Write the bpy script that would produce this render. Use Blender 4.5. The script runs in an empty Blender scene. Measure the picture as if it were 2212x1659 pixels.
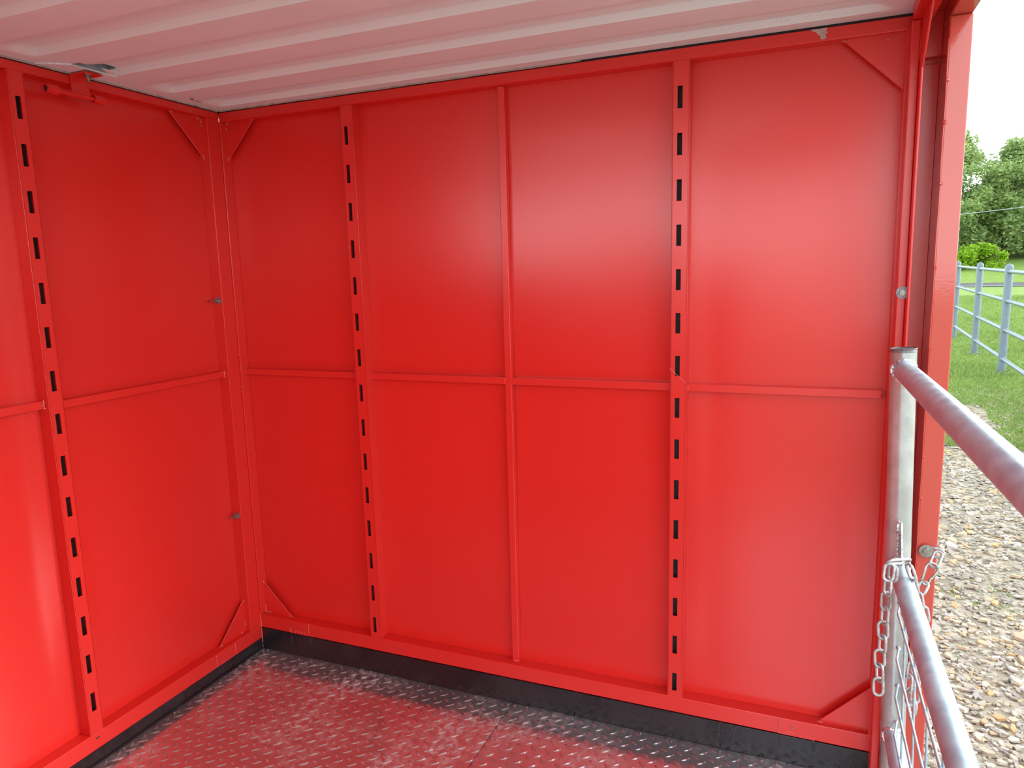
import bpy, bmesh, math, random
from mathutils import Vector, Matrix, noise

# ---------------------------------------------------------------- camera, world, light, exposure
scene = bpy.context.scene
C = scene.collection
cam_data = bpy.data.cameras.new('camera'); cam = bpy.data.objects.new('camera', cam_data); C.objects.link(cam)
cam.location = (2.2157, -2.3379, 1.6376)
cam.rotation_euler = (math.radians(81.1616), math.radians(1.4617), math.radians(22.3721))
cam_data.sensor_width = 36; cam_data.lens = 1551.1 / 2212 * 36
cam_data.clip_start = 0.02; cam_data.clip_end = 500
scene.camera = cam
vs = scene.view_settings
vs.view_transform = 'Standard'; vs.look = 'None'; vs.gamma = 1; vs.use_curve_mapping = False
vs.exposure = -0.03

world = bpy.data.worlds.new('overcast_sky'); scene.world = world; world.use_nodes = True
wn = world.node_tree.nodes; wl = world.node_tree.links; wn.clear()
w_out = wn.new('ShaderNodeOutputWorld'); w_bg = wn.new('ShaderNodeBackground')
w_tc = wn.new('ShaderNodeTexCoord'); w_sep = wn.new('ShaderNodeSeparateXYZ'); w_ramp = wn.new('ShaderNodeValToRGB')
w_noise = wn.new('ShaderNodeTexNoise'); w_noise.inputs['Scale'].default_value = 2.2; w_noise.inputs['Detail'].default_value = 5
w_mix = wn.new('ShaderNodeMixRGB'); w_mix.blend_type = 'MULTIPLY'; w_mix.inputs[0].default_value = 0.25
w_r2 = wn.new('ShaderNodeValToRGB')
wl.new(w_tc.outputs['Generated'], w_sep.inputs[0]); wl.new(w_sep.outputs['Z'], w_ramp.inputs[0])
wl.new(w_tc.outputs['Generated'], w_noise.inputs['Vector']); wl.new(w_noise.outputs['Fac'], w_r2.inputs[0])
w_ramp.color_ramp.elements[0].position = 0.0; w_ramp.color_ramp.elements[0].color = (0.93, 1.0, 1.0, 1)
w_ramp.color_ramp.elements[1].position = 1.0; w_ramp.color_ramp.elements[1].color = (0.30, 0.36, 0.42, 1)
w_e = w_ramp.color_ramp.elements.new(0.45); w_e.color = (0.66, 0.75, 0.82, 1)
w_r2.color_ramp.elements[0].position = 0.35; w_r2.color_ramp.elements[0].color = (0.8, 0.88, 0.95, 1)
w_r2.color_ramp.elements[1].position = 0.6; w_r2.color_ramp.elements[1].color = (1, 1, 1, 1)
wl.new(w_ramp.outputs[0], w_mix.inputs[1]); wl.new(w_r2.outputs[0], w_mix.inputs[2])
wl.new(w_mix.outputs[0], w_bg.inputs['Color']); wl.new(w_bg.outputs[0], w_out.inputs[0])
w_bg.inputs['Strength'].default_value = 4.7

sun_d = bpy.data.lights.new('hazy_sun', 'SUN'); sun_d.energy = 3.8; sun_d.angle = math.radians(25); sun_d.color = (1.0, 0.96, 0.88)
sun = bpy.data.objects.new('hazy_sun', sun_d); C.objects.link(sun)
sun.rotation_euler = Vector((0.95, 0.30, 0.50)).to_track_quat('Z', 'Y').to_euler()

# ---------------------------------------------------------------- materials
def new_mat(name):
    m = bpy.data.materials.new(name); m.use_nodes = True
    n = m.node_tree.nodes; b = n['Principled BSDF']
    return m, n, m.node_tree.links, b

def setp(b, **kw):
    for k, v in kw.items():
        k = k.replace('_', ' ')
        if k in b.inputs: b.inputs[k].default_value = v

def plain(name, col, rough=0.5, metal=0.0, **kw):
    m, n, l, b = new_mat(name)
    b.inputs['Base Color'].default_value = (*col, 1); b.inputs['Roughness'].default_value = rough; b.inputs['Metallic'].default_value = metal
    for k, v in kw.items(): b.inputs[k].default_value = v
    return m

def varied(name, c1, c2, scale=6, rough=(0.3, 0.5), metal=0.0, bump=0.0, bump_scale=60, detail=4, coat=0.0, coat_rough=0.1, lo=0.35, hi=0.65, spec=0.5):
    m, n, l, b = new_mat(name)
    tc = n.new('ShaderNodeTexCoord')
    nz = n.new('ShaderNodeTexNoise'); nz.inputs['Scale'].default_value = scale; nz.inputs['Detail'].default_value = detail
    l.new(tc.outputs['Object'], nz.inputs['Vector'])
    r = n.new('ShaderNodeValToRGB'); r.color_ramp.elements[0].position = lo; r.color_ramp.elements[1].position = hi
    r.color_ramp.elements[0].color = (*c1, 1); r.color_ramp.elements[1].color = (*c2, 1)
    l.new(nz.outputs['Fac'], r.inputs[0]); l.new(r.outputs[0], b.inputs['Base Color'])
    mr = n.new('ShaderNodeMapRange'); mr.inputs['From Min'].default_value = lo; mr.inputs['From Max'].default_value = hi
    mr.inputs['To Min'].default_value = rough[0]; mr.inputs['To Max'].default_value = rough[1]
    l.new(nz.outputs['Fac'], mr.inputs[0]); l.new(mr.outputs[0], b.inputs['Roughness'])
    b.inputs['Metallic'].default_value = metal
    b.inputs['Specular IOR Level'].default_value = spec
    b.inputs['Coat Weight'].default_value = coat; b.inputs['Coat Roughness'].default_value = coat_rough
    if bump:
        n2 = n.new('ShaderNodeTexNoise'); n2.inputs['Scale'].default_value = bump_scale; n2.inputs['Detail'].default_value = 3
        l.new(tc.outputs['Object'], n2.inputs['Vector'])
        bp = n.new('ShaderNodeBump'); bp.inputs['Strength'].default_value = 1.0; bp.inputs['Distance'].default_value = bump
        l.new(n2.outputs['Fac'], bp.inputs['Height']); l.new(bp.outputs[0], b.inputs['Normal'])
    return m

M = {}
def paint(name, col, rough, spec, bump, bs):
    m, n, l, b = new_mat(name)
    tc = n.new('ShaderNodeTexCoord'); n2 = n.new('ShaderNodeTexNoise'); n2.inputs['Scale'].default_value = bs; n2.inputs['Detail'].default_value = 2
    l.new(tc.outputs['Object'], n2.inputs['Vector'])
    bp = n.new('ShaderNodeBump'); bp.inputs['Strength'].default_value = 1.0; bp.inputs['Distance'].default_value = bump
    l.new(n2.outputs['Fac'], bp.inputs['Height']); l.new(bp.outputs[0], b.inputs['Normal'])
    b.inputs['Base Color'].default_value = (*col, 1); b.inputs['Roughness'].default_value = rough; b.inputs['Specular IOR Level'].default_value = spec
    return m
M['red'] = paint('red_gloss_paint', (0.67, 0.020, 0.014), 0.30, 0.7, 0.0002, 220)
M['red_sheet'] = paint('red_sheet_paint', (0.67, 0.020, 0.014), 0.27, 0.7, 0.00010, 150)
M['red_outer'] = paint('red_outer_paint', (0.52, 0.075, 0.055), 0.10, 0.6, 0.00010, 120)
M['weld'] = varied('painted_weld_bead', (0.60, 0.05, 0.05), (0.75, 0.22, 0.20), scale=90, rough=(0.15, 0.3), bump=0.002, bump_scale=150)
M['white'] = varied('white_roof_paint', (0.71, 0.89, 0.92), (0.74, 0.92, 0.95), scale=2.5, rough=(0.35, 0.45), bump=0.0003, bump_scale=40)
M['black'] = varied('black_gloss_paint', (0.010, 0.008, 0.010), (0.022, 0.018, 0.020), scale=7, rough=(0.16, 0.30), bump=0.0006, bump_scale=90)
M['slot_dark'] = varied('unpainted_steel_in_slots', (0.012, 0.010, 0.010), (0.05, 0.04, 0.045), scale=120, rough=(0.6, 0.8))
M['rubber'] = plain('black_rubber_seal', (0.01, 0.01, 0.012), 0.7)
M['sealant'] = varied('grey_sealant', (0.28, 0.27, 0.25), (0.45, 0.42, 0.38), scale=30, rough=(0.5, 0.7))
M['bare'] = varied('bare_primer_patch', (0.40, 0.34, 0.33), (0.52, 0.46, 0.44), scale=60, rough=(0.5, 0.7))
M['zinc'] = varied('zinc_plated_steel', (0.26, 0.25, 0.23), (0.42, 0.41, 0.38), scale=80, rough=(0.3, 0.45), metal=0.9)
M['chain'] = varied('galvanised_chain', (0.34, 0.34, 0.34), (0.50, 0.50, 0.49), scale=90, rough=(0.3, 0.5), metal=0.55, bump=0.0006, bump_scale=400)
M['galv'] = varied('galvanised_pipe', (0.30, 0.40, 0.46), (0.44, 0.54, 0.60), scale=28, rough=(0.30, 0.42), metal=0.25, bump=0.0003, bump_scale=120, spec=0.8)
M['galv_post'] = varied('galvanised_post', (0.42, 0.45, 0.44), (0.52, 0.55, 0.54), scale=18, rough=(0.22, 0.32), metal=0.6, bump=0.0002, bump_scale=120)
M['galv_weld'] = varied('silver_weld', (0.45, 0.46, 0.48), (0.85, 0.86, 0.88), scale=70, rough=(0.15, 0.4), metal=0.9, bump=0.003, bump_scale=160)
M['cap'] = varied('grey_post_cap', (0.12, 0.13, 0.14), (0.3, 0.31, 0.32), scale=50, rough=(0.3, 0.5), metal=0.7)
M['fence'] = varied('pale_blue_grey_pipe_paint', (0.115, 0.155, 0.185), (0.14, 0.18, 0.21), scale=8, rough=(0.4, 0.5))
M['ink'] = plain('blue_marker_ink', (0.03, 0.03, 0.22), 0.6)
M['asphalt'] = varied('asphalt', (0.050, 0.050, 0.050), (0.070, 0.068, 0.065), scale=3, rough=(0.8, 0.9))
M['line_white'] = plain('road_paint_white', (0.250, 0.250, 0.250), 0.7)
M['line_yellow'] = plain('road_paint_yellow', (0.210, 0.170, 0.070), 0.7)
M['bark'] = varied('bark', (0.06, 0.045, 0.03), (0.12, 0.10, 0.08), scale=5, rough=(0.8, 0.9))
M['cable'] = plain('cable_grey', (0.3, 0.32, 0.33), 0.6)
M['concrete'] = varied('concrete', (0.150, 0.144, 0.132), (0.198, 0.186, 0.174), scale=6, rough=(0.8, 0.9))
M['seed'] = plain('dry_seed_head', (0.192, 0.144, 0.084), 0.9)

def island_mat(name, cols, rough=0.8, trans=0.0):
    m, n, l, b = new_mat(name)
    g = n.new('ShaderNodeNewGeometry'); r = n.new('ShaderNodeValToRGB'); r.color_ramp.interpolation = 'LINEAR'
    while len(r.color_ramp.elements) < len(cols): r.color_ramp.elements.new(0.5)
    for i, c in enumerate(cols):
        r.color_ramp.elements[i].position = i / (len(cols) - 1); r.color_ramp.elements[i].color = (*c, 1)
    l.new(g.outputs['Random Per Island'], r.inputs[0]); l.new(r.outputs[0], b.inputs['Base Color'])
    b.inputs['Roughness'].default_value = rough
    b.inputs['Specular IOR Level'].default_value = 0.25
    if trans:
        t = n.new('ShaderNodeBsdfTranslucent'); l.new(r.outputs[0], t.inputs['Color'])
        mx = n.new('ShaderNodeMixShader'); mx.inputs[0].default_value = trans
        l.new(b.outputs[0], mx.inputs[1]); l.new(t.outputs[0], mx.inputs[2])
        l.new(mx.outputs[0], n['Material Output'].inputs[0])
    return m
M['chips'] = island_mat('slate_chips', [(0.42, 0.35, 0.25), (0.26, 0.22, 0.165), (0.48, 0.42, 0.33), (0.33, 0.30, 0.27), (0.48, 0.31, 0.14), (0.42, 0.37, 0.30), (0.22, 0.185, 0.155), (0.45, 0.40, 0.33)], 0.75)
M['leaf_tree'] = island_mat('tree_leaves', [(0.18, 0.27, 0.09), (0.27, 0.38, 0.12), (0.36, 0.43, 0.15), (0.20, 0.31, 0.12)], 0.6, 0.4)
M['leaf_dark'] = island_mat('dark_tree_leaves', [(0.05, 0.085, 0.05), (0.07, 0.12, 0.06), (0.09, 0.15, 0.07)], 0.6, 0.3)  # darker greens for the rear trees
M['leaf_bush'] = island_mat('bush_leaves', [(0.22, 0.40, 0.02), (0.32, 0.50, 0.03), (0.15, 0.30, 0.02)], 0.6, 0.35)
M['blades'] = island_mat('grass_blades', [(0.16, 0.27, 0.05), (0.24, 0.36, 0.07), (0.30, 0.34, 0.13), (0.14, 0.24, 0.05)], 0.7, 0.35)

# floor: bare tread plate, wiped with paint mist, scuffed dusty patches
m, n, l, b = new_mat('tread_plate_steel'); M['tread'] = m
tc = n.new('ShaderNodeTexCoord')
n1 = n.new('ShaderNodeTexNoise'); n1.inputs['Scale'].default_value = 2.6; n1.inputs['Detail'].default_value = 6; n1.inputs['Roughness'].default_value = 0.6
n2 = n.new('ShaderNodeTexNoise'); n2.inputs['Scale'].default_value = 38; n2.inputs['Detail'].default_value = 6; n2.inputs['Distortion'].default_value = .6
l.new(tc.outputs['Object'], n1.inputs['Vector']); l.new(tc.outputs['Object'], n2.inputs['Vector'])
ra = n.new('ShaderNodeValToRGB'); ra.color_ramp.elements[0].position = 0.46; ra.color_ramp.elements[1].position = 0.68
rb = n.new('ShaderNodeValToRGB'); rb.color_ramp.elements[0].position = 0.40; rb.color_ramp.elements[1].position = 0.66
l.new(n1.outputs['Fac'], ra.inputs[0]); l.new(n2.outputs['Fac'], rb.inputs[0])
mu = n.new('ShaderNodeMath'); mu.operation = 'MULTIPLY'; l.new(ra.outputs[0], mu.inputs[0]); l.new(rb.outputs[0], mu.inputs[1])
mc = n.new('ShaderNodeMixRGB'); mc.inputs[1].default_value = (0.60, 0.58, 0.58, 1); mc.inputs[2].default_value = (0.66, 0.58, 0.56, 1)
l.new(mu.outputs[0], mc.inputs[0]); l.new(mc.outputs[0], b.inputs['Base Color'])
mr = n.new('ShaderNodeMapRange'); mr.inputs['To Min'].default_value = 0.16; mr.inputs['To Max'].default_value = 0.45
l.new(mu.outputs[0], mr.inputs[0]); l.new(mr.outputs[0], b.inputs['Roughness'])
mm = n.new('ShaderNodeMapRange'); mm.inputs['To Min'].default_value = 0.88; mm.inputs['To Max'].default_value = 0.35
l.new(mu.outputs[0], mm.inputs[0]); l.new(mm.outputs[0], b.inputs['Metallic'])
bp = n.new('ShaderNodeBump'); bp.inputs['Distance'].default_value = 0.0006; bp.inputs['Strength'].default_value = 0.6
n3 = n.new('ShaderNodeTexNoise'); n3.inputs['Scale'].default_value = 30; n3.inputs['Detail'].default_value = 4
l.new(tc.outputs['Object'], n3.inputs['Vector']); l.new(n3.outputs['Fac'], bp.inputs['Height']); l.new(bp.outputs[0], b.inputs['Normal'])

# ground: gravel bed near the shelter, grass further off
m, n, l, b = new_mat('ground_gravel_and_grass'); M['ground'] = m
tc = n.new('ShaderNodeTexCoord'); sp = n.new('ShaderNodeSeparateXYZ'); l.new(tc.outputs['Object'], sp.inputs[0])
nz = n.new('ShaderNodeTexNoise'); nz.inputs['Scale'].default_value = 0.9; nz.inputs['Detail'].default_value = 6; l.new(tc.outputs['Object'], nz.inputs['Vector'])
ad = n.new('ShaderNodeMath'); ad.operation = 'MULTIPLY_ADD'; ad.inputs[1].default_value = 5.0; l.new(nz.outputs['Fac'], ad.inputs[0]); l.new(sp.outputs['Y'], ad.inputs[2])
mr = n.new('ShaderNodeMapRange'); mr.inputs['From Min'].default_value = 9.6; mr.inputs['From Max'].default_value = 12.5; l.new(ad.outputs[0], mr.inputs[0])
vo = n.new('ShaderNodeTexVoronoi'); vo.inputs['Scale'].default_value = 26; l.new(tc.outputs['Object'], vo.inputs['Vector'])
rg = n.new('ShaderNodeValToRGB'); rg.color_ramp.elements[0].color = (0.20, 0.165, 0.115, 1); rg.color_ramp.elements[1].color = (0.42, 0.36, 0.27, 1)
hs = n.new('ShaderNodeSeparateColor'); l.new(vo.outputs['Color'], hs.inputs[0]); l.new(hs.outputs[0], rg.inputs[0])
ng = n.new('ShaderNodeTexNoise'); ng.inputs['Scale'].default_value = 3.0; ng.inputs['Detail'].default_value = 10; ng.inputs['Roughness'].default_value = 0.75; l.new(tc.outputs['Object'], ng.inputs['Vector'])
rr = n.new('ShaderNodeValToRGB'); rr.color_ramp.elements[0].position = 0.33; rr.color_ramp.elements[1].position = 0.66
rr.color_ramp.elements[0].color = (0.12, 0.20, 0.030, 1); rr.color_ramp.elements[1].color = (0.22, 0.31, 0.07, 1)
l.new(ng.outputs['Fac'], rr.inputs[0])
mx = n.new('ShaderNodeMixRGB'); l.new(mr.outputs[0], mx.inputs[0]); l.new(rg.outputs[0], mx.inputs[1]); l.new(rr.outputs[0], mx.inputs[2]); l.new(mx.outputs[0], b.inputs['Base Color'])
b.inputs['Roughness'].default_value = 0.9; b.inputs['Specular IOR Level'].default_value = 0.2

# ---------------------------------------------------------------- mesh helpers
def link_obj(name, bm, mat, parent=None, smooth=False):
    me = bpy.data.meshes.new(name); bm.normal_update(); bm.to_mesh(me); bm.free()
    me.materials.append(M[mat])
    if smooth:
        for p in me.polygons: p.use_smooth = True
        me.set_sharp_from_angle(angle=math.radians(35))
    o = bpy.data.objects.new(name, me); C.objects.link(o)
    if parent is not None: o.parent = parent
    return o

def box(bm, x0, x1, y0, y1, z0, z1, bev=0.0, seg=2):
    t = bmesh.new()
    bmesh.ops.create_cube(t, size=1)
    for v in t.verts:
        v.co = Vector(((x0 + x1) / 2 + v.co.x * (x1 - x0), (y0 + y1) / 2 + v.co.y * (y1 - y0), (z0 + z1) / 2 + v.co.z * (z1 - z0)))
    if bev: bmesh.ops.bevel(t, geom=t.edges[:], offset=bev, segments=seg, affect='EDGES', profile=0.5)
    merge(bm, t)

def merge(bm, t):
    me = bpy.data.meshes.new('tmp'); t.to_mesh(me); t.free(); bm.from_mesh(me); bpy.data.meshes.remove(me)

def frames(pts, closed):
    n = len(pts); T = []
    for i in range(n):
        a = pts[(i - 1) % n] if (closed or i > 0) else pts[i]
        c = pts[(i + 1) % n] if (closed or i < n - 1) else pts[i]
        T.append((c - a).normalized())
    up = Vector((0, 0, 1)) if abs(T[0].z) < 0.9 else Vector((1, 0, 0))
    N = (up - T[0] * up.dot(T[0])).normalized(); out = []
    for i in range(n):
        N = (N - T[i] * N.dot(T[i])).normalized(); out.append((T[i], N, T[i].cross(N)))
    return out

def tube(bm, pts, r, seg=12, closed=False, caps=True):
    pts = [Vector(p) for p in pts]; n = len(pts)
    rs = r if isinstance(r, (list, tuple)) else [r] * n
    rings = []
    for (T, N, B), p, rr in zip(frames(pts, closed), pts, rs):
        rings.append([bm.verts.new(p + (N * math.cos(2 * math.pi * k / seg) + B * math.sin(2 * math.pi * k / seg)) * rr) for k in range(seg)])
    for i in range(n if closed else n - 1):
        a, b_ = rings[i], rings[(i + 1) % n]
        for k in range(seg): bm.faces.new((a[k], a[(k + 1) % seg], b_[(k + 1) % seg], b_[k]))
    if caps and not closed:
        bm.faces.new(rings[0][::-1]); bm.faces.new(rings[-1])

def prism(bm, pts, vec, bev=0.0):
    t = bmesh.new(); vec = Vector(vec)
    a = [t.verts.new(Vector(p)) for p in pts]; c = [t.verts.new(Vector(p) + vec) for p in pts]
    t.faces.new(a); t.faces.new(c[::-1]); n = len(a)
    for i in range(n): t.faces.new((a[i], c[i], c[(i + 1) % n], a[(i + 1) % n]))
    bmesh.ops.recalc_face_normals(t, faces=t.faces[:])
    if bev: bmesh.ops.bevel(t, geom=t.edges[:], offset=bev, segments=1, affect='EDGES')
    merge(bm, t)

def blob(bm, c, r, sub=2, amp=0.3, seed=0, squash=(1, 1, 1)):
    t = bmesh.new(); bmesh.ops.create_icosphere(t, subdivisions=sub, radius=1)
    for v in t.verts:
        k = 1 + amp * noise.noise(v.co * 2.3 + Vector((seed * 3.1, seed, 0)))
        v.co = Vector((v.co.x * r * squash[0] * k + c[0], v.co.y * r * squash[1] * k + c[1], v.co.z * r * squash[2] * k + c[2]))
    merge(bm, t)

def weld_line(bm, a, b_, r, seed=0, step=0.6):
    a = Vector(a); b_ = Vector(b_); L = (b_ - a).length; k = max(2, int(L / (r * step * 2)))
    rd = random.Random(seed)
    for i in range(k + 1):
        p = a.lerp(b_, i / k) + Vector([rd.uniform(-.25, .25) * r for _ in range(3)])
        blob(bm, p, r * rd.uniform(0.7, 1.15), 1, 0.3, seed + i)

def empty(name, loc=(0, 0, 0)):
    o = bpy.data.objects.new(name, None); C.objects.link(o); o.location = loc; o.empty_display_size = 0.1
    return o
def tag(o, label, cat, group=None, kind=None):
    o['label'] = label; o['category'] = cat
    if group: o['group'] = group
    if kind: o['kind'] = kind
    return o
def structure(name):
    o = empty(name); o['kind'] = 'structure'; return o
def part(name, fn, mat, parent, smooth=False, label=None):
    bm = bmesh.new(); fn(bm); o = link_obj(name, bm, mat, parent, smooth)
    # keep part geometry in world coordinates under a moved parent
    if parent is not None: o.matrix_parent_inverse = parent_world(parent).inverted()
    if label: o['label'] = label
    return o
def parent_world(o):
    m_ = Matrix.LocRotScale(o.location, o.rotation_euler, o.scale)
    if o.parent is not None: return parent_world(o.parent) @ o.matrix_parent_inverse @ m_
    return m_

BEV = 0.0025
SLOTS = [(2.1885 - 0.1386 * i) for i in range(15)]   # top of each slot
SL_H = 0.066

def sheet(bm, axis, c, a0, a1, z0, z1, amp, seed, thick=0.003, na=26, nz=44):
    """gently oil-canned steel sheet; axis 'y' = plane y=c spanning x, 'x' = plane x=c spanning y; bows away from the room"""
    g = []
    for j in range(nz + 1):
        row = []
        for i in range(na + 1):
            a = a0 + (a1 - a0) * i / na; z = z0 + (z1 - z0) * j / nz
            ed = min(1, min(i, na - i) / 4) * min(1, min(j, nz - j) / 5)
            d = amp * (0.55 + noise.noise(Vector((a * 2.0 + seed * 7.3, z * 1.6, seed * 1.7)))) * ed
            row.append(bm.verts.new((a, c + d, z) if axis == 'y' else (c - d, a, z)))
        g.append(row)
    for j in range(nz):
        for i in range(na):
            q = (g[j][i], g[j][i + 1], g[j + 1][i + 1], g[j + 1][i])
            bm.faces.new(q if axis == 'y' else q[::-1])

# ---------------------------------------------------------------- back wall (the long one facing the camera)
wb = structure('wall_back')
X0, XE, XW = 0.0, 2.434, 2.4495
part('top_rail', lambda bm: box(bm, 0.0005, XW, 0, .05, 2.262, 2.2975, BEV), 'red', wb)
part('bottom_rail', lambda bm: box(bm, 0.0005, XW, 0, .05, .1015, .1595, BEV), 'red', wb)
part('corner_tube', lambda bm: box(bm, -.045, 0.0045, 0.0005, .05, .1600, 2.2615, BEV), 'red', wb)
part('end_tube', lambda bm: box(bm, XE, XW, 0, .05, .1597, 2.2618, .001), 'red', wb)
for k, (a, c_) in enumerate(((0.004, .581), (.629, 1.805), (1.850, 2.436))):
    part('wall_sheet', lambda bm: sheet(bm, 'y', .0495, a, c_, .155, 2.266, 0.007, k + 1, na=30 if k != 1 else 60), 'red_sheet', wb, True)

def slotted(bm, axis, a0, a1, s0, s1, front, z0, z1, slots, t=0.003, deep=.05):
    """hollow post with real slots. axis 'y': front face at y=front spanning x; axis 'x': front at x=front spanning y"""
    def bx(p0, p1, d0, d1, zz0, zz1, bev=0):
        if axis == 'y': box(bm, p0, p1, front + d0, front + d1, zz0, zz1, bev)
        else: box(bm, front - d1, front - d0, p0, p1, zz0, zz1, bev)
    # side walls with a rounded front edge
    bx(a0, a0 + t + .001, .0, deep, z0, z1, .0012); bx(a1 - t - .001, a1, .0, deep, z0, z1, .0012)
    bx(a0 + .002, s0, 0.0, t, z0, z1); bx(s1, a1 - .002, 0.0, t, z0, z1)
    edges = [z1]
    for s in slots: edges += [s, s - SL_H]
    edges.append(z0)
    for i in range(0, len(edges), 2): bx(s0, s1, 0.0, t, edges[i + 1], edges[i])
def liner(bm, axis, a0, a1, front, z0, z1):
    if axis == 'y': box(bm, a0, a1, front + .028, front + .03, z0, z1)
    else: box(bm, front - .03, front - .028, a0, a1, z0, z1)

for (a0, a1, s0, s1) in ((.578, .632, .5935, .6085), (1.8015, 1.8545, 1.8175, 1.833)):
    sp_ = part('slotted_post', lambda bm: slotted(bm, 'y', a0, a1, s0, s1, 0.0, .1597, 2.2618, SLOTS), 'red', wb)
    part('slot_backing', lambda bm: liner(bm, 'y', a0 + .004, a1 - .004, 0, .16, 2.26), 'slot_dark', sp_, label='dark unpainted steel behind the slots')
part('middle_post', lambda bm: box(bm, 1.2045, 1.2305, .025, .0505, .158, 2.2625, .002), 'red', wb)
for a0, a1 in ((.0045, .580), (.631, 1.2055), (1.2295, 1.803), (1.853, 2.422)):
    part('crossbar', lambda bm: box(bm, a0, a1, .024, .0505, 1.2375, 1.2625, .002), 'red', wb)
def tri(pts, v): return lambda bm: prism(bm, pts, v, .0007)
gy = .028
part('gusset_plate', tri([(.004, gy, 2.264), (.150, gy, 2.264), (.004, gy, 2.112)], (0, .004, 0)), 'red', wb)
part('gusset_plate', tri([(.004, gy, .157), (.155, gy, .157), (.004, gy, .311)], (0, .004, 0)), 'red', wb)
part('gusset_plate', tri([(2.436, gy - .01, 2.264), (2.272, gy - .01, 2.264), (2.436, gy - .01, 2.108)], (0, .004, 0)), 'red', wb)
part('gusset_plate', tri([(2.436, gy - .01, .157), (2.2825, gy - .01, .157), (2.436, gy - .01, .313)], (0, .004, 0)), 'red', wb)
def welds_back(bm):
    s = 1
    for (p, q, r) in [((.010, gy, 2.258), (.024, gy, 2.262), .0032), ((.006, gy, 2.252), (.007, gy, 2.234), .0030), ((.134, gy, 2.262), (.148, gy, 2.262), .0030),
                      ((.006, gy, 2.128), (.006, gy, 2.116), .003), ((.006, gy, .300), (.006, gy, .308), .003), ((.008, gy, .162), (.030, gy, .162), .0032), ((.007, gy, .165), (.007, gy, .195), .003), ((.135, gy, .161), (.150, gy, .161), .003),
                      ((2.38, gy - .01, 2.248), (2.415, gy - .01, 2.252), .0022), ((2.276, gy - .01, 2.259), (2.292, gy - .01, 2.260), .003), ((2.432, gy - .01, 2.135), (2.432, gy - .01, 2.12), .002),
                      ((2.286, gy - .01, .161), (2.300, gy - .01, .161), .003), ((2.405, gy - .01, .163), (2.425, gy - .01, .163), .0035),
                      ((.006, .026, 1.240), (.006, .026, 1.260), .0032), ((.633, .026, 1.240), (.633, .026, 1.260), .0025), ((1.856, .026, 1.240), (1.856, .026, 1.260), .0025), ((2.424, .026, 1.240), (2.424, .026, 1.260), .002),
                      ((1.207, .026, 2.258), (1.228, .026, 2.258), .0028), ((1.207, .025, .163), (1.228, .025, .163), .0025)]:
        weld_line(bm, p, q, r, s); s += 5
    for z in (2.15, 2.0, 1.54, 1.325, 1.19, .95, .70):
        blob(bm, (.002 + .001 * math.sin(z * 9), -.001, z), .0028, 1, .3, int(z * 100))
part('weld_bead', welds_back, 'weld', wb, True)
def patch(x0, x1, z0, z1):
    def f(bm):
        box(bm, x0, x1, -.0016, 0.001, z0, z1, .0006)
    return f
part('inset_plate', patch(.163, .262, .1025, .1575), 'red', wb)
part('inset_plate', patch(2.170, 2.277, .1025, .1575), 'red', wb)
def patch_weld(bm):
    for i, (x, a, c_) in enumerate(((.262, .118, .157), (.163, .104, .122), (2.170, .104, .150), (2.277, .100, .150))):
        tube(bm, [(x + .0012 * math.sin(k * 2.1 + i), -.0018, a + (c_ - a) * k / 8) for k in range(9)], .0012, 6)
    for xs in (.19, .222, 2.198, 2.236):   # little square notches along the lower edge
        tube(bm, [(xs, -.0018, .103), (xs, -.0018, .115), (xs + .018, -.0018, .115), (xs + .018, -.0018, .103)], .0009, 5)
part('plate_weld', patch_weld, 'weld', wb, True)
part('plate_screw', lambda bm: blob(bm, (2.213, -.002, .133), .004, 2, .1, 1), 'zinc', wb, True)
# grey patch of missing paint on the top rail, right end
def chip(bm):
    pts = [(2.190, 2.2965), (2.234, 2.2965), (2.230, 2.288), (2.236, 2.284), (2.229, 2.280), (2.232, 2.270), (2.226, 2.266), (2.216, 2.268), (2.217, 2.276), (2.209, 2.281), (2.205, 2.288), (2.197, 2.291)]
    prism(bm, [(x, -.0006, z) for x, z in pts], (0, .0008, 0))
part('bare_paint_patch', chip, 'bare', wb, label='ragged grey patch where the red paint has peeled')
part('scratch_line', lambda bm: tube(bm, [(1.800, -.0008, 1.317), (1.8025, -.0009, 1.3135), (1.851, -.0009, 1.2705), (1.8535, -.0008, 1.268)], .0009, 5), 'weld', wb)

# ---------------------------------------------------------------- left wall
wl_ = structure('wall_left')
YE = -2.44
part('top_rail', lambda bm: box(bm, -.05, 0, YE, 0, 2.270, 2.2975, BEV), 'red', wl_)
part('bottom_rail', lambda bm: box(bm, -.05, 0, YE, 0, .051, .1095, BEV), 'red', wl_)
part('corner_tube', lambda bm: box(bm, -.05, 0, -.0645, -.0005, .1097, 2.2698, .002), 'red', wl_)
part('end_tube', lambda bm: box(bm, -.05, 0, YE, YE + .05, .1097, 2.2698, BEV), 'red', wl_)
for k, (a, c_) in enumerate(((-.787, -.060), (-1.605, -.829), (-2.394, -1.650))):
    part('wall_sheet', lambda bm: sheet(bm, 'x', -.0495, a, c_, .105, 2.274, 0.008, k + 11, na=36), 'red_sheet', wl_, True)
for (a0, a1, s0, s1) in ((-.833, -.783, -.8165, -.8000), (-1.655, -1.603, -1.638, -1.621)):
    sp_ = part('slotted_post', lambda bm: slotted(bm, 'x', a0, a1, s0, s1, 0.0, .1097, 2.2698, [s + .009 for s in SLOTS]), 'red', wl_)
    part('slot_backing', lambda bm: liner(bm, 'x', a0 + .004, a1 - .004, 0, .11, 2.27), 'slot_dark', sp_, label='dark unpainted steel behind the slots')
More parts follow.
